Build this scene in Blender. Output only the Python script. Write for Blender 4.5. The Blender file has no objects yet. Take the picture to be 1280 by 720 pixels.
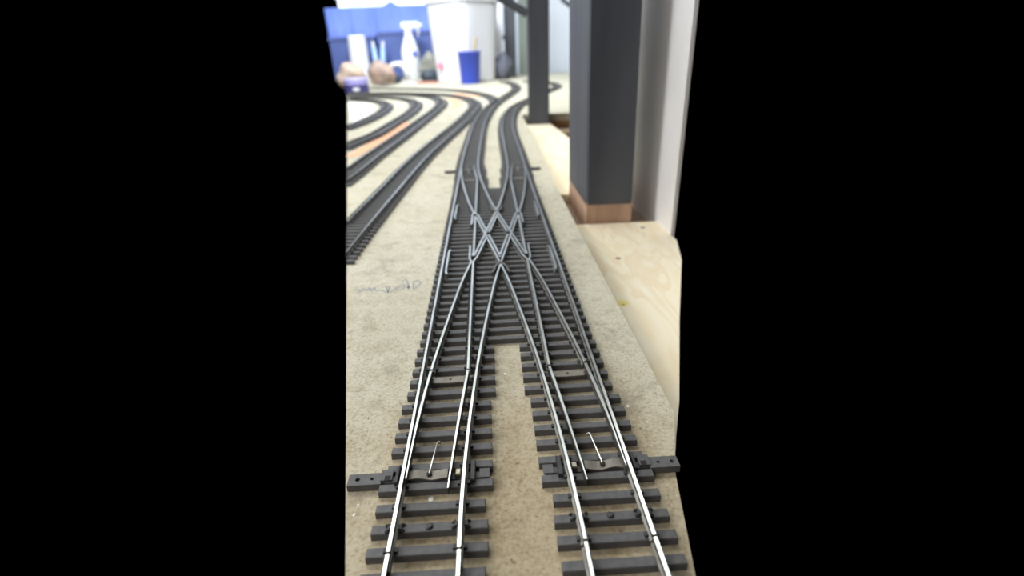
import bpy, bmesh, math, random
from mathutils import Vector, Matrix, noise

# All sizes below are in millimetres and are turned into metres by MM when a mesh is made.
# World: x to the right, y along the tracks away from the viewer, z up; z = 0 is the top of the plywood.
MM = 0.001
random.seed(7)
C = bpy.context.scene.collection
SC = bpy.context.scene

# ------------------------------------------------------------------ camera
cam = bpy.data.cameras.new('camera')
cam_o = bpy.data.objects.new('camera', cam); C.objects.link(cam_o)
cam.sensor_fit = 'HORIZONTAL'; cam.sensor_width = 36.0; cam.lens = 18.318
cam.clip_start = 0.004; cam.clip_end = 60
_r = Vector((0.99831580, -0.04928451, -0.03060385))
_u = Vector((0.04848827, 0.41923280, 0.90658301))
_f = Vector((0.03185036, 0.90654007, -0.42091645))
cam_o.matrix_world = Matrix(((_r.x, _u.x, -_f.x, 0), (_r.y, _u.y, -_f.y, 0), (_r.z, _u.z, -_f.z, 0.12933), (0, 0, 0, 1)))
cam.dof.use_dof = True; cam.dof.focus_distance = 0.175; cam.dof.aperture_fstop = 10.5
SC.camera = cam_o

# ------------------------------------------------------------------ world, lamps, exposure
w = bpy.data.worlds.new('room_dark'); SC.world = w; w.use_nodes = True
w.node_tree.nodes['Background'].inputs[0].default_value = (0, 0, 0, 1)
w.node_tree.nodes['Background'].inputs[1].default_value = 0.0
SC.view_settings.view_transform = 'Standard'; SC.view_settings.look = 'None'
SC.view_settings.gamma = 1.0; SC.view_settings.use_curve_mapping = False
SC.view_settings.exposure = 0.08

def area_lamp(name, loc, target, sx, sy, power, col, spread=180):
    l = bpy.data.lights.new(name, 'AREA'); l.shape = 'RECTANGLE'
    l.size = sx * MM; l.size_y = sy * MM; l.energy = power; l.color = col; l.spread = math.radians(spread)
    o = bpy.data.objects.new(name, l); C.objects.link(o)
    o.location = Vector(loc) * MM
    o.rotation_euler = (Vector(target) - Vector(loc)).to_track_quat('-Z', 'Y').to_euler()
    return o
area_lamp('ceiling_or_fill_lamp', (-60, 1100, 1180), (-60, 1100, 0), 1500, 420, 17, (0.97, 1.0, 0.97))
area_lamp('ceiling_or_fill_lamp', (-750, -700, 1000), (100, 400, 60), 900, 320, 7.5, (1.0, 0.95, 0.88))  # unseen fill added behind the camera to lift faces turned this way
area_lamp('low_fill_light', (-400, 540, 440), (-20, 450, 60), 420, 120, 1.5, (0.98, 1.0, 0.99))  # invented low fill, added so the light drops off towards the near end
area_lamp('side_fill_light', (-1250, 60, 600), (130, 400, 60), 500, 600, 13, (0.93, 0.97, 1.0))  # added fill from the left for the right wall, no window known there
area_lamp('ceiling_or_fill_lamp', (-350, 1450, 1050), (-80, 2640, 200), 900, 320, 27, (0.86, 0.94, 1.0))  # unseen fill added to brighten the back wall and far objects

# ------------------------------------------------------------------ helpers
WORLD = {}                                   # world location (mm) of every top-level object

def link(o, parent=None, loc=(0, 0, 0)):
    C.objects.link(o)
    if parent is not None:
        o.parent = parent
        WORLD[o.name] = WORLD[parent.name] + Vector(loc)
    else:
        WORLD[o.name] = Vector(loc)
    o.location = Vector(loc) * MM
    return o

def tag(o, label=None, cat=None, group=None, kind=None):
    if label: o['label'] = label
    if cat: o['category'] = cat
    if group: o['group'] = group
    if kind: o['kind'] = kind
    return o

def thing(name, label, cat, loc=(0, 0, 0), group=None):
    o = bpy.data.objects.new(name, None); o.empty_display_size = 0.02
    link(o, None, loc)
    return tag(o, label, cat, group)

def to_mesh(name, bm, origin):
    for v in bm.verts: v.co = (v.co - origin) * MM
    bmesh.ops.recalc_face_normals(bm, faces=bm.faces)
    me = bpy.data.meshes.new(name); bm.to_mesh(me); bm.free()
    return me

def obj(name, bm, mats, parent=None, loc=None, smooth=False):
    """links a bmesh given in world millimetres as one object; loc is its origin in world mm"""
    if loc is None: loc = WORLD[parent.name] if parent is not None else (0, 0, 0)
    loc = Vector(loc)
    me = to_mesh(name, bm, loc)
    for m in (mats if isinstance(mats, (list, tuple)) else [mats]): me.materials.append(m)
    if smooth:
        for p in me.polygons: p.use_smooth = True
    o = bpy.data.objects.new(name, me)
    rel = loc - WORLD[parent.name] if parent is not None else loc
    return link(o, parent, rel)

def inst(name, me, parent, loc, rz=0):
    """an object that shares the mesh data of its alike pieces"""
    o = bpy.data.objects.new(name, me)
    link(o, parent, Vector(loc) - WORLD[parent.name])
    o.rotation_euler = (0, 0, rz)
    return o

def add_box(bm, c, s, rz=0.0, cham=0.0, mi=0):
    """box with centre c, size s; cham bevels its top edges"""
    hx, hy, hz = s[0] / 2, s[1] / 2, s[2] / 2
    R = Matrix.Rotation(rz, 3, 'Z'); c = Vector(c)
    rings = [(-hz, 0), (hz - cham, 0)] + ([(hz, cham)] if cham else [])
    vs = []
    for z, k in rings:
        vs.append([bm.verts.new(c + R @ Vector((sx * (hx - k), sy * (hy - k), z))) for sx, sy in ((-1, -1), (1, -1), (1, 1), (-1, 1))])
    fs = [bm.faces.new(vs[0][::-1]), bm.faces.new(vs[-1])]
    for a, b in zip(vs, vs[1:]):
        for i in range(4):
            fs.append(bm.faces.new((a[i], a[(i + 1) % 4], b[(i + 1) % 4], b[i])))
    for f in fs: f.material_index = mi
    return fs

def box(c, s, rz=0.0, cham=0.0):
    bm = bmesh.new(); add_box(bm, c, s, rz, cham); return bm

def add_prism(bm, pts, z0, z1, mi=0):
    a = [bm.verts.new((x, y, z0)) for x, y in pts]; b = [bm.verts.new((x, y, z1)) for x, y in pts]
    fs = [bm.faces.new(a[::-1]), bm.faces.new(b)]
    n = len(pts)
    for i in range(n): fs.append(bm.faces.new((a[i], a[(i + 1) % n], b[(i + 1) % n], b[i])))
    for f in fs: f.material_index = mi
    return fs

def add_lathe(bm, c, prof, n=28, sq=0.0, rz=0.0, caps=True):
    """prof: (radius, z) pairs; sq>0 squares the section"""
    c = Vector(c); rows = []
    for r, z in prof:
        row = []
        for i in range(n):
            a = 2 * math.pi * i / n
            ca, sa = math.cos(a), math.sin(a)
            k = 1.0
            if sq: k = 1.0 / ((abs(ca) ** sq + abs(sa) ** sq) ** (1.0 / sq))
            v = Vector((r * k * ca, r * k * sa, z)); v.rotate(Matrix.Rotation(rz, 3, 'Z'))
            row.append(bm.verts.new(c + v))
        rows.append(row)
    for a, b in zip(rows, rows[1:]):
        for i in range(n): bm.faces.new((a[i], a[(i + 1) % n], b[(i + 1) % n], b[i]))
    if caps:
        bm.faces.new(rows[0][::-1]); bm.faces.new(rows[-1])
    return rows

def add_tube(bm, pts, rad, n=8):
    """round tube through 3-D points, rad a number or one per point"""
    pts = [Vector(p) for p in pts]; rows = []
    for i, p in enumerate(pts):
        t = (pts[min(i + 1, len(pts) - 1)] - pts[max(i - 1, 0)]).normalized()
        a = t.cross(Vector((0, 0, 1)))
        if a.length < 1e-3: a = t.cross(Vector((1, 0, 0)))
        a.normalize(); b = a.cross(t)
        r = rad[i] if isinstance(rad, (list, tuple)) else rad
        rows.append([bm.verts.new(p + (a * math.cos(2 * math.pi * k / n) + b * math.sin(2 * math.pi * k / n)) * r) for k in range(n)])
    for a, b in zip(rows, rows[1:]):
        for i in range(n): bm.faces.new((a[i], a[(i + 1) % n], b[(i + 1) % n], b[i]))
    bm.faces.new(rows[0][::-1]); bm.faces.new(rows[-1])

def sweep(bm, path, prof, z0, top=()):
    """sweeps a profile [(across, up)] along a level path [(x, y)]; the profile edges in top take material 1"""
    rows = []; n = len(prof)
    for i, (x, y) in enumerate(path):
        x0, y0 = path[max(i - 1, 0)]; x1, y1 = path[min(i + 1, len(path) - 1)]
        d = math.hypot(x1 - x0, y1 - y0) or 1; nx, ny = (y1 - y0) / d, -(x1 - x0) / d
        rows.append([bm.verts.new((x + nx * u, y + ny * u, z0 + v)) for u, v in prof])
    for a, b in zip(rows, rows[1:]):
        for i in range(n):
            f = bm.faces.new((a[i], a[(i + 1) % n], b[(i + 1) % n], b[i]))
            if i in top: f.material_index = 1
    bm.faces.new(rows[0][::-1]); bm.faces.new(rows[-1])

def spline(pts, step):
    """Catmull-Rom through (x, y) points, resampled every step mm"""
    P = [Vector(p) for p in pts]; dense = []
    for i in range(len(P) - 1):
        p0 = P[i - 1] if i else P[0] * 2 - P[1]
        p3 = P[i + 2] if i + 2 < len(P) else P[-1] * 2 - P[-2]
        for k in range(24):
            t = k / 24
            dense.append(0.5 * (2 * P[i] + (P[i + 1] - p0) * t + (2 * p0 - 5 * P[i] + 4 * P[i + 1] - p3) * t * t + (3 * P[i] - p0 - 3 * P[i + 1] + p3) * t ** 3))
    dense.append(P[-1])
    out = [dense[0]]; acc = 0
    for a, b in zip(dense, dense[1:]):
        L = (b - a).length; pos = 0
        while acc + (L - pos) >= step:
            pos += step - acc; acc = 0
            out.append(a + (b - a) * (pos / L))
        acc += L - pos
    return [(p.x, p.y) for p in out]

def offset(path, d):
    out = []
    for i, (x, y) in enumerate(path):
        x0, y0 = path[max(i - 1, 0)]; x1, y1 = path[min(i + 1, len(path) - 1)]
        L = math.hypot(x1 - x0, y1 - y0) or 1
        out.append((x + (y1 - y0) / L * d, y - (x1 - x0) / L * d))
    return out

def blob(bm, c, r, seed=0, rough=0.25, freq=1.6, sub=3, flat=0.0):
    """irregular stone-like lump; r is its three half-sizes"""
    m = bmesh.new(); bmesh.ops.create_icosphere(m, subdivisions=sub, radius=1)
    off = Vector((seed * 3.1, seed * 1.7, seed * 0.9))
    for v in m.verts:
        k = 1 + rough * noise.noise(v.co * freq + off) + rough * .4 * noise.noise(v.co * freq * 2.7 + off)
        v.co = v.co * k
        if v.co.z < -1 + flat: v.co.z = -1 + flat
        v.co = Vector((v.co.x * r[0], v.co.y * r[1], v.co.z * r[2])) + Vector(c)
    idx = {v: bm.verts.new(v.co) for v in m.verts}
    for f in m.faces: bm.faces.new([idx[v] for v in f.verts])
    m.free()

# ------------------------------------------------------------------ materials
def lin(c):
    return tuple(((x / 255) / 12.92 if x / 255 <= .04045 else ((x / 255 + .055) / 1.055) ** 2.4) for x in c) + (1,)

def mat(name, col, rough=.6, metal=0.0, col2=None, nscale=200.0, ndetail=4.0, bump=0.0, bscale=None, stretch=(1, 1, 1), lo=.35, hi=.65, spec=.5, trans=0.0, coat=0.0):
    m = bpy.data.materials.new(name); m.use_nodes = True
    nt = m.node_tree; b = nt.nodes['Principled BSDF']; N = nt.nodes.new; L = nt.links.new
    b.inputs['Roughness'].default_value = rough; b.inputs['Metallic'].default_value = metal
    b.inputs['Specular IOR Level'].default_value = spec
    b.inputs['Coat Weight'].default_value = coat
    b.inputs['Base Color'].default_value = lin(col)
    tc = N('ShaderNodeTexCoord'); mp = N('ShaderNodeMapping'); mp.inputs['Scale'].default_value = stretch
    L(tc.outputs['Object'], mp.inputs['Vector'])
    if col2:
        n = N('ShaderNodeTexNoise'); n.inputs['Scale'].default_value = nscale; n.inputs['Detail'].default_value = ndetail
        L(mp.outputs['Vector'], n.inputs['Vector'])
        r = N('ShaderNodeValToRGB'); r.color_ramp.elements[0].position = lo; r.color_ramp.elements[1].position = hi
        r.color_ramp.elements[0].color = lin(col); r.color_ramp.elements[1].color = lin(col2)
        L(n.outputs['Fac'], r.inputs['Fac']); L(r.outputs['Color'], b.inputs['Base Color'])
    if bump:
        n2 = N('ShaderNodeTexNoise'); n2.inputs['Scale'].default_value = bscale or nscale; n2.inputs['Detail'].default_value = 5
        L(mp.outputs['Vector'], n2.inputs['Vector'])
        bp = N('ShaderNodeBump'); bp.inputs['Strength'].default_value = bump; bp.inputs['Distance'].default_value = .0006
        L(n2.outputs['Fac'], bp.inputs['Height']); L(bp.outputs['Normal'], b.inputs['Normal'])
    if trans:
        b.inputs['Transmission Weight'].default_value = 0
        t = N('ShaderNodeBsdfTranslucent'); t.inputs['Color'].default_value = lin(col)
        mx = N('ShaderNodeMixShader'); mx.inputs[0].default_value = trans
        L(b.outputs[0], mx.inputs[1]); L(t.outputs[0], mx.inputs[2]); L(mx.outputs[0], nt.nodes['Material Output'].inputs[0])
    return m

def emit(name, col, s):
    m = bpy.data.materials.new(name); m.use_nodes = True
    nt = m.node_tree; nt.nodes.remove(nt.nodes['Principled BSDF'])
    e = nt.nodes.new('ShaderNodeEmission'); e.inputs[0].default_value = lin(col); e.inputs[1].default_value = s
    nt.links.new(e.outputs[0], nt.nodes['Material Output'].inputs[0])
    return m

def fibreboard_material():
    m = bpy.data.materials.new('grey_fibreboard'); m.use_nodes = True
    nt = m.node_tree; b = nt.nodes['Principled BSDF']; N = nt.nodes.new; L = nt.links.new
    b.inputs['Roughness'].default_value = .85; b.inputs['Specular IOR Level'].default_value = .25
    tc = N('ShaderNodeTexCoord')
    def noise_(scale, det, rough=.6):
        n = N('ShaderNodeTexNoise'); n.inputs['Scale'].default_value = scale; n.inputs['Detail'].default_value = det
        n.inputs['Roughness'].default_value = rough; L(tc.outputs['Object'], n.inputs['Vector']); return n
    def ramp(src, stops):
        r = N('ShaderNodeValToRGB')
        while len(r.color_ramp.elements) < len(stops): r.color_ramp.elements.new(.5)
        for e, (p, c) in zip(r.color_ramp.elements, stops): e.position = p; e.color = lin(c)
        L(src, r.inputs['Fac']); return r
    def mul(a, bb, f):
        x = N('ShaderNodeMix'); x.data_type = 'RGBA'; x.blend_type = 'MULTIPLY'; x.inputs['Factor'].default_value = f
        L(a, x.inputs[6]); L(bb, x.inputs[7]); return x.outputs[2]
    base = ramp(noise_(22, 4).outputs['Fac'], [(.3, (204, 200, 184)), (.5, (211, 208, 194)), (.7, (217, 215, 203))])
    fine = ramp(noise_(900, 5, .75).outputs['Fac'], [(.30, (176, 164, 142)), (.50, (236, 233, 226)), (.75, (255, 255, 252))])
    mid = ramp(noise_(130, 5, .7).outputs['Fac'], [(.30, (212, 200, 184)), (.52, (255, 255, 255))])
    spots = ramp(noise_(330, 2).outputs['Fac'], [(.24, (120, 104, 88)), (.31, (255, 255, 255))])
    c = mul(base.outputs[0], fine.outputs[0], .9); c = mul(c, mid.outputs[0], .55); c = mul(c, spots.outputs[0], .6)
    # shade over the near end, painted into the colour as a ragged brownish patch
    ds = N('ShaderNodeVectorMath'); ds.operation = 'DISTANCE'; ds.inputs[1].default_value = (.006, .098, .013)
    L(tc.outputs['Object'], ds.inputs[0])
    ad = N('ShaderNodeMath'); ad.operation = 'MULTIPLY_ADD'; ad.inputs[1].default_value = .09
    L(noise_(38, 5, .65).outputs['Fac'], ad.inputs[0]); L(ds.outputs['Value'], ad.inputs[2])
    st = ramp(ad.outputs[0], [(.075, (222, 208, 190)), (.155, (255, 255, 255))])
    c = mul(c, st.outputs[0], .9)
    gr = ramp(noise_(55, 3, .6).outputs['Fac'], [(.30, (206, 206, 206)), (.42, (255, 255, 255))]); c = mul(c, gr.outputs[0], .6)
    L(c, b.inputs['Base Color'])
    n = noise_(1500, 4, .7); bp = N('ShaderNodeBump'); bp.inputs['Strength'].default_value = .25; bp.inputs['Distance'].default_value = .0003
    L(n.outputs['Fac'], bp.inputs['Height']); L(bp.outputs['Normal'], b.inputs['Normal'])
    return m

def plywood_material(name, knots=()):
    """pale veneer with flowing grain and a few knots / resin spots (x, y, radius mm, colour)"""
    m = bpy.data.materials.new(name); m.use_nodes = True
    nt = m.node_tree; b = nt.nodes['Principled BSDF']; N = nt.nodes.new; L = nt.links.new
    b.inputs['Roughness'].default_value = .6; b.inputs['Specular IOR Level'].default_value = .3
    tc = N('ShaderNodeTexCoord'); mp = N('ShaderNodeMapping'); mp.inputs['Scale'].default_value = (1, .22, 1)
    mp.inputs['Rotation'].default_value = (0, 0, .35)
    L(tc.outputs['Object'], mp.inputs['Vector'])
    n = N('ShaderNodeTexNoise'); n.inputs['Scale'].default_value = 55; n.inputs['Detail'].default_value = 3; n.inputs['Distortion'].default_value = 1.2
    L(mp.outputs['Vector'], n.inputs['Vector'])
    r = N('ShaderNodeValToRGB'); r.color_ramp.elements.new(.5); r.color_ramp.elements.new(.56)
    for e, (p, c) in zip(r.color_ramp.elements, [(.34, (243, 226, 192)), (.5, (248, 238, 214)), (.55, (240, 222, 188)), (.72, (250, 242, 224))]):
        e.position = p; e.color = lin(c)
    L(n.outputs['Fac'], r.inputs['Fac']); out = r.outputs[0]
    for (x, y, rad, c) in knots:
        d = N('ShaderNodeVectorMath'); d.operation = 'DISTANCE'; d.inputs[1].default_value = (x * MM, y * MM, 0)
        sp = N('ShaderNodeSeparateXYZ'); cb = N('ShaderNodeCombineXYZ')
        L(tc.outputs['Object'], sp.inputs[0]); L(sp.outputs[0], cb.inputs[0]); L(sp.outputs[1], cb.inputs[1]); L(cb.outputs[0], d.inputs[0])
        mr = N('ShaderNodeMapRange'); mr.inputs[1].default_value = rad * .45 * MM; mr.inputs[2].default_value = rad * MM; mr.inputs[3].default_value = 1; mr.inputs[4].default_value = 0
        L(d.outputs['Value'], mr.inputs[0])
        x_ = N('ShaderNodeMix'); x_.data_type = 'RGBA'; x_.inputs[7].default_value = lin(c)
        L(mr.outputs[0], x_.inputs[0]); L(out, x_.inputs[6]); out = x_.outputs[2]
    L(out, b.inputs['Base Color'])
    return m

M = dict(
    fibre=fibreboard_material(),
    plyA=plywood_material('pale_plywood_near', [(82, 317, 2.4, (120, 92, 66)), (69, 252, 5.0, (240, 222, 140)), (69, 250, 1.2, (180, 150, 80)), (115, 377, 2.6, (128, 110, 84))]),
    plyB=plywood_material('pale_plywood_far'),
    plyEdge=mat('plywood_underside', (150, 118, 84), .8, col2=(120, 90, 62), nscale=60, stretch=(1, .2, 1)),
    sleeper=mat('grey_brown_plastic_sleeper', (80, 79, 81), .55, col2=(92, 91, 92), nscale=500, bump=.25, bscale=900, spec=.35),
    black=mat('black_plastic', (40, 39, 41), .5, col2=(56, 54, 56), nscale=500, spec=.35),
    rail=mat('tarnished_rail_side', (112, 110, 104), .42, .75, col2=(84, 80, 74), nscale=160),
    head=mat('polished_rail_head', (212, 213, 210), .28, 1.0, col2=(186, 188, 186), nscale=90),
    steel=mat('bright_steel', (210, 210, 205), .3, 1.0),
    bronze=mat('dull_bronze_strip', (122, 116, 106), .5, .35, col2=(104, 98, 90), nscale=300),
    brass=mat('pale_brass_tab', (150, 142, 126), .4, .6),
    dirt=mat('burnt_black', (26, 23, 22), .8),
    post=mat('black_painted_timber', (70, 72, 79), .55, col2=(82, 84, 90), nscale=40, stretch=(1, 1, .12), bump=.35, bscale=120, spec=.4),
    raw=mat('raw_pine', (184, 152, 128), .7, col2=(158, 126, 104), nscale=90, stretch=(1, 1, .15)),
    joist=mat('brown_joist_timber', (150, 126, 104), .8, col2=(128, 104, 84), nscale=60, stretch=(.2, 1, 1)),
    wall=mat('grey_white_wall_panel', (232, 230, 230), .6, col2=(214, 210, 206), nscale=9, ndetail=2),
    white=mat('white_paint', (232, 234, 238), .7),
    backwall=mat('pale_blue_white_wall', (226, 232, 242), .8),
    ceil=mat('white_ceiling', (225, 225, 222), .9),
    tarp=mat('pale_blue_sheet', (126, 152, 240), .6, col2=(142, 168, 246), nscale=6, trans=.35),
    navy=mat('navy_plastic_bin', (74, 90, 148), .5, col2=(84, 100, 158), nscale=8),
    pail=mat('white_pail_plastic', (232, 232, 238), .4),
    cup=mat('blue_cup_plastic', (52, 78, 200), .35),
    stick=mat('pale_stirring_stick', (196, 176, 142), .7),
    pink=mat('pink_red_print', (216, 130, 150), .6),
    greyprint=mat('grey_violet_print', (176, 176, 200), .6),
    rockA=mat('tan_stone', (196, 174, 156), .9, col2=(156, 136, 124), nscale=30, bump=.3, bscale=60),
    rockB=mat('brown_stone', (186, 160, 148), .9, col2=(140, 122, 114), nscale=28, bump=.3, bscale=60),
    rockC=mat('grey_blue_stone', (112, 114, 128), .9, col2=(84, 84, 96), nscale=28, bump=.6, bscale=60),
    rockD=mat('grey_green_stone', (150, 148, 138), .9, col2=(120, 120, 112), nscale=30, bump=.5, bscale=60),
    darkhole=mat('dark_slate_plastic', (44, 56, 68), .6),
    peach=mat('peach_card_and_glare', (228, 172, 138), .85),
    paper=mat('white_card', (238, 238, 240), .85),
    purple=mat('violet_plastic_lid', (172, 164, 226), .4),
    darkpurple=mat('dark_violet_tub', (72, 68, 124), .45),
    redwood=mat('reddish_wood', (186, 132, 116), .8),
    palewood=mat('pale_grey_wood', (206, 200, 196), .8),
    strip=mat('grey_green_board', (158, 166, 158), .8),
    paleblue=mat('pale_blue_bottle_plastic', (160, 190, 230), .4),
    pencil=mat('grey_pencil', (150, 152, 156), .8),
    fleck=mat('white_paint_fleck', (228, 226, 222), .6),
    pane=emit('daylit_pane', (225, 236, 255), 2.2),
)

ZH, ZS, ZR = 13.0, 15.3, 18.0          # fibreboard top, sleeper top, rail top
SLEEP_H = ZS - ZH

# ------------------------------------------------------------------ setting: walls, ceiling, window
tag(obj('wall_back', box((-85, 2655, 590), (1090, 30, 1260)), M['backwall']), kind='structure')
tag(obj('wall_right', box((131.9, 530, 65), (2.6, 344, 250)), M['wall']), kind='structure')
tag(obj('ceiling', box((-95, 1200, 1230), (1110, 2900, 20)), M['ceil']), kind='structure')
win = tag(obj('window_1', box((-415, 2637, 487), (430, 6, 366)), M['pane'], loc=(-415, 2637, 487)), kind='structure')
bm = bmesh.new()
for c, s in (((-415, 2633, 675), (460, 14, 14)), ((-635, 2633, 505), (14, 14, 330)), ((-195, 2633, 505), (14, 14, 330)), ((-415, 2633, 505), (10, 12, 330))): add_box(bm, c, s)
obj('window_frame', bm, M['white'], win)

# ------------------------------------------------------------------ benchwork
LEFT = [(-36.8, 74), (-395, 1600), (-625, 2560)]       # sawn straight edge of the board, it cuts through the loop tracks
def edge_x(y):
    for (a, b), (c, d) in zip(LEFT, LEFT[1:]):
        if y <= d: return a + (c - a) * (y - b) / (d - b)
    return LEFT[-1][0]
BOARD = [(43, 74), (50.5, 114), (59.5, 142), (59.5, 470), (62, 600), (65, 780), (64, 960), (66, 1014), (190, 1014), (440, 2560)] + LEFT[::-1]
ply = obj('plywood_sheet', (lambda b: (add_prism(b, [(x - .6 if 40 < x < 70 else x, y) for x, y in BOARD], -12, 0), b)[1])(bmesh.new()), M['plyEdge'])
tag(ply, 'plywood base layer under the grey fibreboard, hardly visible along its edges', 'board')
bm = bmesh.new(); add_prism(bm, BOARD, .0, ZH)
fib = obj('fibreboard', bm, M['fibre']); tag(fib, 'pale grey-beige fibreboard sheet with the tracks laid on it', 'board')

S1 = [(-76.4, 258.0), (-73.7, 257.7), (-71.7, 254.3), (-71.1, 259.8), (-68.3, 255.5), (-68.2, 260.3), (-66.2, 255.2), (-65.5, 259.9), (-63.7, 255.7), (-60.3, 255.4), (-57.4, 252.3), (-57.3, 259.8), (-59.1, 260.0), (-56.5, 252.6), (-54.3, 255.5), (-51.4, 260.8), (-49.6, 262.2), (-49.7, 255.7), (-53.9, 255.0)]
S2 = [(-51.5, 266.2), (-49.3, 268.1), (-46.4, 256.1), (-47.9, 259.5), (-45.9, 257.7)]
S3 = [(-43.8, 254.3), (-44.7, 264.1), (-43.6, 266.5), (-40.8, 263.3), (-42.7, 255.7)]
bm = bmesh.new()
for s in (S1, S2, S3): sweep(bm, spline(s, 1.0), [(-.45, 0), (.45, 0), (.45, .06), (-.45, .06)], ZH)
obj('pencil_writing', bm, M['pencil'], fib)
bm = bmesh.new()
for x, y, r in ((-21.2, 110.6, .95), (-41.6, 109.8, .5), (-42, 106.5, .5), (2.2, 171, .7), (44.6, 147, .6), (35.3, 141, .5), (-33, 131, .3), (49, 138, .4), (-39.5, 118.8, .35)):
    blob(bm, (x, y, ZH), (r, r * 1.2, .25), seed=x, sub=1)
tag(obj('paint_fleck', bm, M['fleck'], fib), kind='stuff')

# near plywood panel, far plywood panel, the timber seen in the slot between them
bm = bmesh.new(); add_prism(bm, [(60, 138), (62.5, 145), (70.5, 165), (93, 230), (122, 310), (130.9, 346), (130.9, 391), (60, 391)], -12, 0)
tag(obj('plywood_sheet', bm, M['plyA']), 'pale plywood panel with knots, in front of the large black post', 'panel')
bm = bmesh.new(); add_prism(bm, [(62, 484), (122, 484), (124, 798), (113, 973), (65, 973), (66, 780), (63, 600), (60.3, 500)], -12, 0)
tag(obj('plywood_sheet', bm, M['plyB']), 'sunlit pale plywood panel behind the large black post', 'panel')
bm = bmesh.new(); add_box(bm, (95, 440, -28), (71, 92, 40))
tag(obj('joist', bm, M['joist'], loc=(94, 440, -48)), 'brown timber joist down in the slot beside the large post', 'joist')
bm = bmesh.new(); add_box(bm, (128, 980, -34), (130, 60, 40))
tag(obj('joist', bm, M['joist'], loc=(128, 980, -54)), 'brown timber in the gap beyond the far plywood panel', 'joist')

# ------------------------------------------------------------------ track
RAIL = [(-1.0, 0), (1.0, 0), (1.0, .4), (.35, .7), (.35, 1.8), (.57, 2.0), (.57, 2.6), (.40, 2.74), (-.40, 2.74), (-.57, 2.6), (-.57, 2.0), (-.35, 1.8), (-.35, .7), (-1.0, .4)]
BAR = [(-.6, 0), (.6, 0), (.6, 2.5), (.45, 2.66), (-.45, 2.66), (-.6, 2.5)]
RAILMAT = [M['rail'], M['head']]
ZF = ZR - 2.74

def rail(path, parent, name='rail', prof=RAIL, z=ZF):
    bm = bmesh.new(); n = len(prof)
    sweep(bm, path, prof, z, top=(6, 7, 8) if prof is RAIL else (2, 3, 4))
    return obj(name, bm, RAILMAT, parent)

def sleeper_mesh(length, width=2.9):
    bm = box((0, 0, SLEEP_H / 2), (length, width, SLEEP_H), cham=.18)
    me = to_mesh('sleeper', bm, Vector((0, 0, 0))); me.materials.append(M['sleeper']); return me
SM = {}
def sleeper_for(length):
    k = round(length, 1)
    if k not in SM: SM[k] = sleeper_mesh(k)
    return SM[k]
def sleeper(parent, x0, x1, y, rz=0.0):
    return inst('sleeper', sleeper_for(x1 - x0), parent, ((x0 + x1) / 2, y, ZH), rz)

def chair(bm, x, y, rz=0.0):
    for s in (-1, 1):
        add_box(bm, (x + s * 1.35 * math.cos(rz), y + s * 1.35 * math.sin(rz), ZS + .35), (.9, 1.3, .7), rz)

def track(label, pts, single, near_chairs=True, step=7.0, name='track_section', half=15.0):
    path = spline(pts, step)
    t = thing(name, label, 'track', (path[0][0], path[0][1], ZH))
    fine = path
    for s in (-1, 1): rail([p for p in offset(fine, s * 8.7) if p[0] > edge_x(p[1])], t)
    st = bmesh.new(); ch = bmesh.new(); k = 0
    for i in range(len(path)):
        x0, y0 = path[max(i - 1, 0)]; x1, y1 = path[min(i + 1, len(path) - 1)]
        a = math.atan2(y1 - y0, x1 - x0) - math.pi / 2
        x, y = path[i]
        if y < single:
            xl = max(x - half, edge_x(y + half * math.sin(-a)) + .3)
            xl = x + half - math.floor((x + half - xl) * 2) / 2
            if x + half - xl < 3: continue
            cx = (xl + x + half) / 2 - x
            inst('sleeper', sleeper_for(x + half - xl), t, (x + cx * math.cos(a), y + cx * math.sin(a), ZH), a)
            for s in (-1, 1):
                if x + s * 8.7 > xl + 1: chair(ch, x + s * 8.7 * math.cos(a), y + s * 8.7 * math.sin(a), a)
        else:
            c = math.cos(a); xl = x - half
            while xl < x + half and x + (xl - x) * c < edge_x(y + (xl - x) * math.sin(a)): xl += 2
            if x + half - xl < 3: continue
            m_ = (xl + x + half) / 2 - x
            add_box(st, (x + m_ * c, y + m_ * math.sin(a), ZH + SLEEP_H / 2), (x + half - xl, 2.9, SLEEP_H), a); k += 1
    if k: tag(obj('sleepers', st, M['sleeper'], t), kind='stuff')
    else: st.free()
    if len(ch.verts): tag(obj('rail_chairs', ch, M['black'], t), kind='stuff')
    else: ch.free()
    return t

L1, L2, R1, R2, XM, YC = -29.4, -12.0, 19.2, 36.6, 3.6, 327.0
LAT = [(60, 0), (100, 0), (125, .7), (150, 2.1), (180, 4.4), (209, 7.3), (230, 9.6), (251, 12.1), (275, 15.8), (300, 19.9), (327, 24.3)]
_lp = spline([(y, l) for y, l in LAT], .5)
def lat(y):
    for (a, la), (b, lb) in zip(_lp, _lp[1:]):
        if a <= y <= b: return la + (lb - la) * (y - a) / (b - a or 1)
    return 0.0 if y < 100 else 24.3
def xa(y):                                   # centre line of the route from near left to far right
    return (L1 + 8.7) + lat(y) if y <= YC else 2 * XM - xa(2 * YC - y)
def ar(y, d): return xa(y) + d               # rails of that route, by offset
def line(fn, y0, y1, n=4.0):
    k = max(2, int(abs(y1 - y0) / n)); return [(fn(y0 + (y1 - y0) * i / k), y0 + (y1 - y0) * i / k) for i in range(k + 1)]
def flip(path, mx, my):                      # mirror about the middle of the crossover, across and along
    return [((2 * XM - x) if mx else x, (2 * YC - y) if my else y) for x, y in path]

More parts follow.
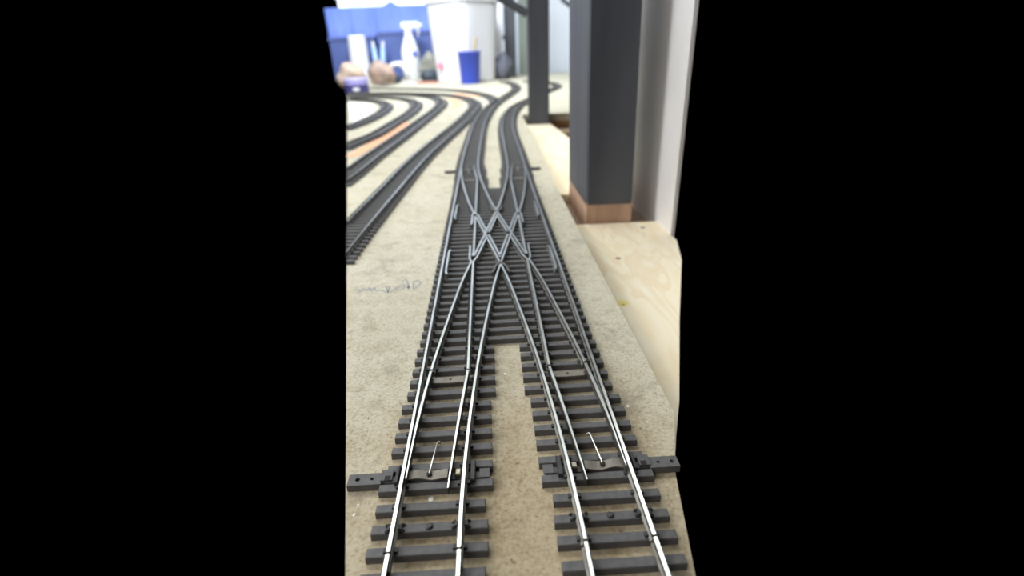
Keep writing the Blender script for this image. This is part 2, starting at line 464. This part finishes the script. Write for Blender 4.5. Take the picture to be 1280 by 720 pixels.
cross = thing('scissors_crossover', 'long double-track scissors crossover with crossing silver rails at the centre', 'track', (XM, 90, ZH))
Y0, Y1 = 90.2, 2 * YC - 90.2
for x in (L1, R2): rail(line(lambda y: x, Y0, Y1, 12), cross, 'stock_rail')
for my in (0, 1):
    for mx in (0, 1):
        # curved stock rail running to the nose of the middle crossing
        rail(flip(line(lambda y: ar(y, 8.7), Y0, 273.4), mx, my), cross, 'stock_rail')
        # closure rail of the curved route, then bent into a wing rail beside the straight one
        p = line(lambda y: ar(y, -8.8), 169.5, 279) + [(-14.2, 284), (-14.2, 292), (-14.3, 303), (-15.0, 306)]
        rail(flip(p, mx, my), cross, 'closure_rail')
        # straight closure rail, bent into a wing rail along the curved route
        p = line(lambda y: L2, 168.5, 279) + line(lambda y: ar(y, -8.8) + 2.1, 286, 324)
        rail(flip(p, mx, my), cross, 'closure_rail')
        # the vee of the crossing
        bm = bmesh.new()
        sweep(bm, flip(line(lambda y: L2 if y > 296 else L2 - .3 * (296 - y) / 6, 287.5, YC), mx, my), RAIL, ZF, (6, 7, 8))
        sweep(bm, flip(line(lambda y: ar(y, -8.8), 288, 326.9), mx, my), RAIL, ZF, (6, 7, 8))
        obj('crossing_nose', bm, RAILMAT, cross)
        # rails of the diamond leaving the middle crossing, with the check rail inside them
        rail(flip(line(lambda y: ar(y, 8.7), 277.5, 326.9), mx, my), cross, 'crossing_rail')
        rail(flip(line(lambda y: ar(y, 8.7) - 2.1, 284, 324), mx, my), cross, 'check_rail')
        # dark flared wing ends at the middle crossing
        p = [(ar(279, 8.7), 279), (ar(275.5, 8.7) + .3, 275.5), (ar(274, 8.7) + 2.6, 272), (2 * XM - ar(265, 8.7) + 2.5, 265), (2 * XM - ar(262, 8.7) + 3.0, 262)]
        bm = bmesh.new(); sweep(bm, flip(p, mx, my), BAR, ZS); obj('wing_rail', bm, M['rail'], cross)
        # check rail opposite the crossing, flared at both ends
        a, b = (262, 300) if not my else (254, 292)
        p = [(L1 + 3.3, a), (L1 + 2.5, a + 4)] + [(L1 + 2.5, b - 4), (L1 + 3.3, b)]
        rail(flip(p, mx, my), cross, 'check_rail')

# switch blades: the curved ones lie closed against the outer rails, the straight ones stand open
def blade(path, w0, parent):
    bm = bmesh.new(); n = len(path); rows = []
    for i, (x, y) in enumerate(path):
        wd = w0 + (.58 - w0) * min(1, i / (n * .55))
        rows.append([bm.verts.new((x + u * wd, y, z)) for u, z in ((-1, ZS), (1, ZS), (1, ZR - .14), (.7, ZR), (-.7, ZR), (-1, ZR - .14))])
    for a, b in zip(rows, rows[1:]):
        for i in range(6):
            f = bm.faces.new((a[i], a[(i + 1) % 6], b[(i + 1) % 6], b[i]))
            if i in (2, 3, 4): f.material_index = 1
    bm.faces.new(rows[0][::-1]); bm.faces.new(rows[-1])
    return obj('switch_blade', bm, RAILMAT, parent)
for my in (0, 1):
    for mx in (0, 1):
        def closed(y):
            t = (y - 114) / (168 - 114); return (L1 + 1.15) * (1 - t) + ar(168, -8.8) * t + (-.55) * math.sin(math.pi * t)
        blade(flip(line(closed, 114, 168), mx, my), .15, cross)
        def opened(y):
            t = (y - 109.5) / (167.5 - 109.5); return (L2 - 4.0) * (1 - t) + L2 * t - .25 * math.sin(math.pi * t)
        blade(flip(line(opened, 109.5, 167.5), mx, my), .2, cross)

# sleepers of the crossover: two separate rows near the ends, full-width timbers between
ys = [y + 1.45 for y in (90.8, 97.6, 104.7, 112, 119.5, 127, 134.3, 141.6, 149, 156.5, 164.1, 171.6, 179.2, 186.6)]
chairs = bmesh.new()
def ends(y):
    if y < 103: return (-35.6, -4.9), (12.6, 43.2)
    if y < 108: return (-35.7, -5.6), (13.2, 43.0)
    if y < 118: return (-36.2, -3.4), (10.8, 43.4)
    if y < 152: return (-34.9, -3.4), (10.6, 42.4)
    return (-33.9, -1.7), (8.9, 41.2)
for my in (0, 1):
    for y in ys:
        yy = 2 * YC - y if my else y
        for (a, b) in ends(y):
            sleeper(cross, a, b, yy + random.uniform(-.12, .12), random.uniform(-.004, .004))
        for x in (L1, R2): chair(chairs, x, yy)
        for d in (8.7,):
            chair(chairs, ar(y, d), yy); chair(chairs, 2 * XM - ar(y, d), yy)
        if y > 170:
            for x in (L2, R1, ar(y, -8.8), 2 * XM - ar(y, -8.8)): chair(chairs, x, yy)
y = ys[-1] + 7.3
while y < 2 * YC - ys[-1] - 5:
    sleeper(cross, -33.4, 40.8, y, random.uniform(-.002, .002))
    for x in (L1, R2): chair(chairs, x, y)
    m = min(y, 2 * YC - y)
    if m < 278:
        for x in (L2, R1, ar(m, -8.8), 2 * XM - ar(m, -8.8), ar(m, 8.7), 2 * XM - ar(m, 8.7)): chair(chairs, x, y)
    y += 7.3
tag(obj('rail_chairs', chairs, M['black'], cross), kind='stuff')

def plate(bm, x0, x1, y0, y1, z0, z1, holes):
    """flat bar along x with real octagonal holes (x, radius)"""
    yc = (y0 + y1) / 2; hw = (y1 - y0) / 2
    cuts = [x0] + sorted(v for x, r in holes for v in (x - hw * .8, x + hw * .8)) + [x1]
    def quad(a, b): add_box(bm, ((a + b) / 2, yc, (z0 + z1) / 2), (b - a, y1 - y0, z1 - z0))
    for i in range(0, len(cuts) - 1, 2):
        if cuts[i + 1] - cuts[i] > .05: quad(cuts[i], cuts[i + 1])
    for x, r in holes:
        w_ = hw * .8
        out = [(x + w_, yc), (x + w_, y1), (x, y1), (x - w_, y1), (x - w_, yc), (x - w_, y0), (x, y0), (x + w_, y0)]
        inn = [(x + r * math.cos(k * math.pi / 4), yc + r * math.sin(k * math.pi / 4)) for k in range(8)]
        v = [[bm.verts.new((px, py, z)) for px, py in ring] for ring, z in ((out, z1), (inn, z1), (inn, z0), (out, z0))]
        for a, b in ((0, 1), (1, 2), (2, 3), (3, 0)):
            for k in range(8): bm.faces.new((v[a][k], v[a][(k + 1) % 8], v[b][(k + 1) % 8], v[b][k]))

for my in (0, 1):
    for mx in (0, 1):
        fx = (lambda x: 2 * XM - x) if mx else (lambda x: x)
        fy = (lambda y: 2 * YC - y) if my else (lambda y: y)
        lo = lambda a, b, f: (min(f(a), f(b)), max(f(a), f(b)))
        # tie bar across under the rails, with its drilled end sticking out
        bm = bmesh.new()
        xs, yy = lo(-44.2 if mx else -45.8, -36.0, fx), lo(114.9, 119.3, fy)
        plate(bm, xs[0], xs[1], yy[0], yy[1], ZH + .2, ZS + .2, [(fx(-38.8), .55), (fx(-43.0), .75)])
        yb = lo(115.6, 118.0, fy)
        add_box(bm, ((fx(-36) + fx(-4.8)) / 2, sum(yb) / 2, ZH + 1.1), (31.2, 2.4, 1.8))
        add_box(bm, (fx(-5.8), fy(116.8), ZS + .1), (3.0, 3.4, .6))
        add_box(bm, (fx(-34.6), fy(118.0), ZS + .1), (3.4, 4.2, .9))
        obj('tie_bar', bm, M['sleeper'], cross)
        # notch, and upright brackets outside both stock rails
        obj('notch', box((fx(-34.2), fy(116.6), ZS + .6), (1.7, 1.9, .14)), M['dirt'], cross)
        obj('slide_bracket', box((fx(-31.3), fy(117.2), ZS + .75), (1.0, 6.6, 1.5), cham=.2), M['black'], cross)
        obj('slide_bracket', box((fx(-9.2), fy(117.2), ZS + .75), (1.5, 7.6, 1.5), cham=.2), M['black'], cross)
        # wavy metal strip that joins the blades, with a pin hole, a small pale tab and the wire spring
        bm = bmesh.new(); rows = []
        for i in range(13):
            x = -28.0 + 11.4 * i / 12; dz = .28 * math.sin(i / 12 * math.pi * 2.6); dy = .22 * math.sin(i / 12 * math.pi * 2)
            rows.append([bm.verts.new((fx(x), fy(yv), z)) for yv, z in ((115.2 + dy, ZS + .25 + dz), (118.6 + dy * .4, ZS + .25 + dz), (118.6 + dy * .4, ZS + .8 + dz), (115.2 + dy, ZS + .8 + dz))])
        for a, b in zip(rows, rows[1:]):
            for k in range(4): bm.faces.new((a[k], a[(k + 1) % 4], b[(k + 1) % 4], b[k]))
        bm.faces.new(rows[0][::-1]); bm.faces.new(rows[-1])
        ts = obj('throw_strip', bm, M['bronze'], cross)
        bm = bmesh.new(); add_lathe(bm, (fx(-22.0), fy(117.0), ZS + .75), [(.8, 0), (.8, .4), (.5, .45)], 10)
        obj('pin_socket', bm, M['dirt'], ts)
        obj('metal_tab', box((fx(-13.6), fy(117.4), ZS + .5), (1.8, 2.4, 1.0), cham=.3), M['brass'], cross)
        bm = bmesh.new()
        add_tube(bm, [(fx(-22.0), fy(116.9), ZS + 1.1), (fx(-21.9), fy(117.4), ZS + 1.3), (fx(-21.3), fy(124), ZS + 1.1), (fx(-20.7), fy(130.3), ZS + .9), (fx(-20.3), fy(130.9), ZS + .7), (fx(-19.8), fy(130.3), ZS + .3)], .3, 8)
        sp = obj('spring_wire', bm, M['steel'], cross, smooth=True)
        bm = bmesh.new(); blob(bm, (fx(-20.1), fy(130.6), ZS + .5), (.55, .55, .5), sub=2, rough=.05); obj('wire_end', bm, M['brass'], sp, smooth=True)
        # hinge plate at the heel of the blades
        bm = bmesh.new(); rows = []
        xa0, xa1 = ar(166, -8.8) + 1.4, L2 - 1.2
        for i in range(9):
            t = i / 8; x = xa0 + (xa1 - xa0) * t; dy = -.35 * math.sin(math.pi * t)
            rows.append([bm.verts.new((fx(x), fy(yv), z)) for yv, z in ((163.2 + dy, ZS), (166.6, ZS), (166.6, ZS + .7), (163.2 + dy, ZS + .7))])
        for a, b in zip(rows, rows[1:]):
            for k in range(4): bm.faces.new((a[k], a[(k + 1) % 4], b[(k + 1) % 4], b[k]))
        bm.faces.new(rows[0][::-1]); bm.faces.new(rows[-1])
        hp = obj('hinge_plate', bm, M['bronze'], cross)
        bm = bmesh.new(); add_lathe(bm, (fx(-18.6), fy(165.0), ZS + .55), [(.5, 0), (.5, .2), (.42, .2)], 10); obj('pin_hole', bm, M['dirt'], hp)
        for x in (ar(168.6, -8.8) + .2, L2):
            obj('rail_joint', box((fx(x), fy(168.4), ZR - .7), (1.9, .9, 1.5), cham=.2), M['rail'], cross)
        # pin head and scorched chair remains on the second sleeper
        bm = bmesh.new(); add_lathe(bm, (fx(-20.4), fy(99.1), ZS), [(1.0, 0), (1.0, .35), (.7, .6)], 12); obj('track_pin', bm, M['black'], cross)
        bm = bmesh.new()
        for x in (L1, L2):
            for s in (-1, 1):
                for dy in (-.9, .9): blob(bm, (fx(x + s * 1.9), fy(99.1 + dy), ZS + .15), (.85, .6, .5), seed=x + s + dy, sub=1, rough=.5)
        tag(obj('scorched_plastic', bm, M['dirt'], cross), kind='stuff')

# the two short near sections and their joiners
for (x, lab, lx, rx) in ((L1 + 8.7, 'short straight track section at the bottom left, joined to the crossover', 90.1, 92.0), (R1 + 8.7, 'short straight track section at the bottom right, joined to the crossover', 88.3, 87.6)):
    t = thing('track_section', lab, 'track', (x, 70, ZH))
    for s in (-1, 1):
        rail([(x + s * 8.7, 74.5), (x + s * 8.7, 82), (x + s * 8.7, 89.5)], t)
        j = obj('rail_joiner', box((x + s * 8.7 + .75, 88.6, ZF + .9), (.4, 6.5, 1.6), cham=.1), M['rail'], t)
    ch = bmesh.new()
    for y in (85.1, 77.9):
        sleeper(t, x - 15.1, x + 15.1, y)
        if y < 80:
            for s in (-1, 1): chair(ch, x + s * 8.7, y)
    tag(obj('rail_chairs', ch, M['black'], t), kind='stuff')

# far ends of the two main tracks, the loop tracks and the curve to the left
YE = 2 * YC - 90
track('left main track running on beyond the crossover and bending right', [(L1 + 8.7, YE), (-20.5, 600), (-18.5, 700), (-14.5, 850), (-5, 1000), (18, 1210), (62, 1450), (90, 1640), (90, 1860), (62, 2020)], 730)
track('right main track beyond the crossover, curving away behind the slim post', [(R1 + 8.7, YE), (28.5, 600), (29, 753), (31, 840), (40, 982), (63, 1141), (99, 1273), (153, 1458), (205, 1620), (222, 1750), (200, 1880), (140, 1960)], 730)
T1 = [(-100, 276), (-97, 345), (-90, 460), (-82, 580), (-70, 700), (-55, 820), (-41, 940), (-30, 1069), (-24, 1170), (-29, 1270), (-48, 1365), (-80, 1445), (-128, 1520), (-200, 1590), (-300, 1655), (-420, 1700)]
T2 = [(-149, 470), (-143, 542), (-138, 635), (-126, 792), (-112, 995), (-103, 1139), (-101, 1237), (-109, 1330), (-130, 1415), (-168, 1490), (-235, 1560), (-330, 1610), (-412, 1628)]
T3 = [(-200, 640), (-186, 731), (-170, 803), (-160, 943), (-152, 1084), (-154, 1200), (-166, 1300), (-192, 1385), (-237, 1455), (-305, 1510), (-395, 1545)]
T4 = [(-252, 820), (-228, 920), (-215, 1026), (-213, 1130), (-222, 1235), (-246, 1330), (-288, 1405), (-360, 1460)]
track('first loop track left of the main tracks, nearest the pencil writing', T1, 640)
track('second loop track, between the first loop track and the peach strip', T2, 640)
track('third loop track, just left of the peach strip', T3, 0)
track('innermost loop track at the left edge, beside the white card', T4, 0)
track('outermost curve leaving the left main track in front of the blue cup', [(24, 1235), (16, 1345), (-8, 1470), (-60, 1600), (-133, 1700), (-222, 1775), (-330, 1840), (-450, 1885)], 0)
def strip(name, pts, wid, m, label):
    bm = bmesh.new(); sweep(bm, spline(pts, 25), [(-wid / 2, 0), (wid / 2, 0), (wid / 2, .7), (-wid / 2, .7)], ZH)
    tag(obj(name, bm, m), label, 'card')
strip('peach_strip', [(-167, 655), (-163, 690), (-152, 800), (-140, 960)], 16, M['peach'], 'long peach card strip between the second and third loop tracks')
strip('peach_strip', [(-68, 1180), (-66, 1270), (-76, 1345), (-102, 1420)], 20, M['peach'], 'short peach strip of painted glare on the bend between the two outer loop tracks')  # glare on the board, put in as a tinted strip
strip('peach_strip', [(-20, 1420), (-52, 1495), (-100, 1570)], 20, M['peach'], 'short peach strip of painted glare in front of the blue cup')  # tinted strip standing in for glare on the fibreboard
bm = bmesh.new(); add_prism(bm, [(-233, 950), (-240, 1000), (-236, 1100), (-244, 1210), (-268, 1310), (-330, 1395), (-344, 1395)], ZH, ZH + .8)
tag(obj('card_sheet', bm, M['paper']), 'white card sheet inside the innermost loop track', 'card')

# ------------------------------------------------------------------ posts
def post(label, x0, x1, y0, y1, zb, zp, zt, lean=0.0):
    t = thing('timber_post', label, 'post', ((x0 + x1) / 2, (y0 + y1) / 2, zb))
    bm = bmesh.new(); n = 10; rows = []
    for i in range(n + 1):
        z = zp + (zt - zp) * i / n; dx = lean * (z - zp) / (zt - zp)
        c = 1.2
        ring = [(x0 + c, y0), (x1 - c, y0), (x1, y0 + c), (x1, y1 - c), (x1 - c, y1), (x0 + c, y1), (x0, y1 - c), (x0, y0 + c)]
        rows.append([bm.verts.new((px + dx, py, z + (.8 * math.sin(px * 1.3 + py) if i == 0 else 0))) for px, py in ring])
    for a, b in zip(rows, rows[1:]):
        for k in range(8): bm.faces.new((a[k], a[(k + 1) % 8], b[(k + 1) % 8], b[k]))
    bm.faces.new(rows[0][::-1]); bm.faces.new(rows[-1])
    obj('painted_shaft', bm, M['post'], t)
    e = .25
    obj('bare_foot', box(((x0 + x1) / 2, (y0 + y1) / 2, (zb + zp + 2) / 2), (x1 - x0 - 2 * e, y1 - y0 - 2 * e, zp + 2 - zb)), M['raw'], t)['label'] = 'unpainted pine foot'
    return t
post('large black-painted timber post with bare foot, beside the right wall', 74, 110, 392.5, 483, -20, 15, 1215, -18)
post('slim black post behind the large one, at the end of the far plywood', 76, 112, 976, 1010, -14, -2, 1215)
p3 = post('dark post at the far end, behind the grey-blue stone', 84, 130, 2310, 2350, ZH, ZH + 1, 1215)
bm = bmesh.new(); add_tube(bm, [(28, 990, 205), (75.5, 990, 178)], 7.5, 6)
tag(obj('diagonal_brace', bm, M['post']), 'dark diagonal brace slanting down to the slim black post', 'brace')
bm = bmesh.new(); add_tube(bm, [(310, 2300, 290), (372, 2300, 247), (460, 2300, 190)], 9, 6)
tag(obj('slanting_rod', bm, M['post']), 'dark slanting rod at the top between the two black posts', 'rod')
bm = bmesh.new(); add_tube(bm, [(28, 2285, 200), (84, 2300, 158)], 6.5, 6)
tag(obj('short_rod', bm, M['darkhole']), 'short dark rod slanting into the far post above the white pail', 'rod')

# ------------------------------------------------------------------ things standing at the far end of the board
# square white pail
pail = thing('pail', 'large white square-sided plastic pail behind the blue cup', 'pail', (-72, 2150, ZH))
bm = bmesh.new()
add_lathe(bm, (-72, 2150, ZH), [(84, 0), (88, 4), (104, 262), (110, 264), (110, 272), (104, 272), (100, 262), (84, 12), (0.5, 10)], 32, sq=5, rz=.75)
obj('body', bm, M['pail'], pail, smooth=False)
bm = bmesh.new(); blob(bm, (-160, 2102, 72), (16, 4, 13), seed=4, sub=2); obj('label_print', bm, M['pink'], pail)['label'] = 'pinkish red label print'
bm = bmesh.new(); add_box(bm, (-112, 2075, 66), (24, 3, 16), rz=-.75); obj('label_print', bm, M['greyprint'], pail)['label'] = 'pale grey-violet label print'
# white foam panel leaning behind the pail
bm = bmesh.new(); add_box(bm, (20, 2285, ZH + 132), (112, 10, 264))
tag(obj('foam_panel', bm, M['pail'], loc=(20, 2285, ZH)), 'upright pale white panel standing right of the white pail', 'panel')
# cup and stick
cup = thing('plastic_cup', 'tapered blue plastic cup in front of the white pail', 'cup', (-52, 1985, ZH))
bm = bmesh.new(); add_lathe(bm, (-52, 1985, ZH), [(32, 0), (33, 2), (40, 101), (42, 102), (42, 105), (39, 105), (31, 4), (.5, 3.5)], 32)
obj('body', bm, M['cup'], cup, smooth=True)
bm = bmesh.new(); add_tube(bm, [(-38, 1985, ZH + 6), (-33, 1985, ZH + 108), (-27, 1985, ZH + 148)], [4, 5.5, 6.5], 8)
tag(obj('stirring_stick', bm, M['stick'], loc=(-38, 1985, ZH + 6)), 'pale wooden stick standing in the blue cup', 'stick')
# spray bottle
sb = thing('spray_bottle', 'white spray bottle with trigger head, left of the white pail', 'bottle', (-307, 2400, ZH))
bm = bmesh.new(); add_lathe(bm, (-307, 2400, ZH), [(33, 0), (36, 4), (37, 105), (34, 122), (24, 150), (15, 172), (14, 182)], 28)
obj('bottle', bm, M['pail'], sb, smooth=True)
bm = bmesh.new(); add_lathe(bm, (-307, 2400, ZH), [(16, 180), (16, 196), (13, 198)], 20)
add_box(bm, (-296, 2400, ZH + 208), (72, 22, 22), cham=5); add_box(bm, (-256, 2400, ZH + 206), (12, 14, 14))
hd = obj('trigger_head', bm, M['pail'], sb)
bm = bmesh.new(); add_tube(bm, [(-272, 2400, ZH + 198), (-264, 2400, ZH + 182), (-268, 2400, ZH + 166)], [6, 5, 3.5], 8); obj('trigger', bm, M['pail'], hd)
bm = bmesh.new(); blob(bm, (-284, 2368, ZH + 100), (13, 5, 9), sub=2); obj('label_print', bm, M['cup'], sb)['label'] = 'small blue label print'
# stones and odds and ends
def lump(name, label, c, r, m, seed, cat='stone', rough=.28, flat=.3):
    bm = bmesh.new(); blob(bm, c, r, seed, rough, flat=flat)
    o = obj(name, bm, m, loc=(c[0], c[1], c[2] - r[2] * (1 - flat)), smooth=True); return tag(o, label, cat)
lump('stone', 'tan stone at the left edge, above the violet tub', (-432, 1850, ZH + 38), (46, 40, 46), M['rockA'], 1)
lump('stone', 'brown rounded stone left of the spray bottle', (-370, 2040, ZH + 37), (46, 40, 44), M['rockB'], 2)
lump('stone', 'grey-green stone between the spray bottle and the white pail', (-212, 2240, ZH + 45), (44, 44, 58), M['rockD'], 5)
lump('stone', 'grey-blue pointed stone right of the white pail', (72, 2190, ZH + 40), (32, 34, 54), M['rockC'], 8)
lump('lump', 'small dark slate lump under the white arched hose', (-352, 2180, ZH + 14), (28, 26, 20), M['darkhole'], 9, 'lump')
lump('lump', 'dark slate lump in front of the grey-green stone', (-212, 2175, ZH + 20), (36, 24, 24), M['darkhole'], 3, 'lump')
bm = bmesh.new(); add_tube(bm, [(-374, 2215, ZH + 48), (-352, 2210, ZH + 66), (-325, 2205, ZH + 68), (-308, 2205, ZH + 52), (-302, 2205, ZH + 12)], [8, 9, 10, 11, 12], 10)
tag(obj('hose', bm, M['pail'], loc=(-302, 2205, ZH), smooth=True), 'short white arched hose at the foot of the spray bottle', 'hose')
tag(obj('wood_strip', box((-283, 2110, ZH + 4), (62, 26, 8), rz=-.25), M['palewood'], loc=(-283, 2110, ZH)), 'pale wood strip lying below the spray bottle', 'wood strip')
tag(obj('wood_strip', box((-212, 2070, ZH + 4), (72, 22, 8), rz=-.18), M['redwood'], loc=(-212, 2070, ZH)), 'reddish wood strip lying left of the white pail', 'wood strip')
tub = thing('round_tub', 'small round dark violet tub with pale lid at the left edge', 'tub', (-392, 1720, ZH))
bm = bmesh.new(); add_lathe(bm, (-392, 1720, ZH), [(33, 0), (36, 2), (36, 25), (34, 26)], 28); obj('body', bm, M['darkpurple'], tub, smooth=False)
bm = bmesh.new(); add_lathe(bm, (-392, 1720, ZH), [(32, 25), (34, 26), (34, 40), (31, 43)], 28); obj('lid', bm, M['purple'], tub)
bm = bmesh.new(); add_box(bm, (-386, 1684, ZH + 13), (18, 3, 9)); obj('label_print', bm, M['pail'], tub)['label'] = 'white label on the tub'
wt = thing('tapered_tub', 'white tapered tub at the far left, behind the tan stone', 'tub', (-520, 2400, ZH))
bm = bmesh.new(); add_lathe(bm, (-520, 2400, ZH), [(38, 0), (40, 3), (36, 172), (30, 176)], 28); obj('body', bm, M['pail'], wt, smooth=False)
for x, lab, le in ((-462, 'slim pale blue bottle just right of the white tapered tub', .12), (-424, 'slim pale blue bottle leaning left of the spray bottle', -.35)):
    b = thing('slim_bottle', lab, 'bottle', (x, 2440, ZH))
    bm = bmesh.new(); add_tube(bm, [(x - 40 * -le, 2440, ZH), (x - 20 * -le, 2440, ZH + 70), (x, 2440, ZH + 130)], [11, 12, 9], 12); obj('body', bm, M['paleblue'], b, smooth=True)
    bm = bmesh.new(); add_tube(bm, [(x, 2440, ZH + 128), (x - 10 * le, 2440, ZH + 152)], [6, 5], 10); obj('cap', bm, M['pail'], b)
def bin_(label, x0, x1, y0, y1, h):
    t = thing('storage_bin', label, 'bin', ((x0 + x1) / 2, (y0 + y1) / 2, ZH))
    bm = bmesh.new(); cx, cy = (x0 + x1) / 2, (y0 + y1) / 2
    add_box(bm, (cx, cy, ZH + (h - 14) / 2), (x1 - x0 - 10, y1 - y0 - 10, h - 14)); obj('body', bm, M['navy'], t)
    bm = bmesh.new(); add_box(bm, (cx, cy, ZH + h - 7), (x1 - x0, y1 - y0, 14), cham=3); obj('lid', bm, M['navy'], t)
bin_('navy blue storage bin at the far left, behind the white tapered tub', -660, -462, 2490, 2560, 174)
bin_('navy blue storage bin behind the white spray bottle', -456, -205, 2490, 2560, 190)
# pale blue sheet hanging behind, with a raised point along its upper edge
bm = bmesh.new(); cols = []
N_ = 40
for i in range(N_ + 1):
    x = -680 + 480 * i / N_
    top = 303 + 20 * max(0, 1 - abs(x + 395) / 34) - (x + 450) * -.004
    y = 2588 + 5 * math.sin(x * .06) + 3 * math.sin(x * .17)
    cols.append([bm.verts.new((x, y + d, z)) for d, z in ((0, ZH), (0, 160), (0, top), (2.5, top), (2.5, 160), (2.5, ZH))])
for a, b in zip(cols, cols[1:]):
    for k in range(6): bm.faces.new((a[k], a[(k + 1) % 6], b[(k + 1) % 6], b[k]))
bm.faces.new(cols[0][::-1]); bm.faces.new(cols[-1])
tag(obj('blue_sheet', bm, M['tarp'], loc=(-440, 2588, ZH), smooth=True), 'pale blue sheet hanging upright behind the bins, under the bright window', 'sheet')
tag(obj('upright_board', box((182, 2480, ZH + 175), (62, 14, 350)), M['strip'], loc=(182, 2480, ZH)), 'narrow grey-green upright board between the two dark posts', 'board')
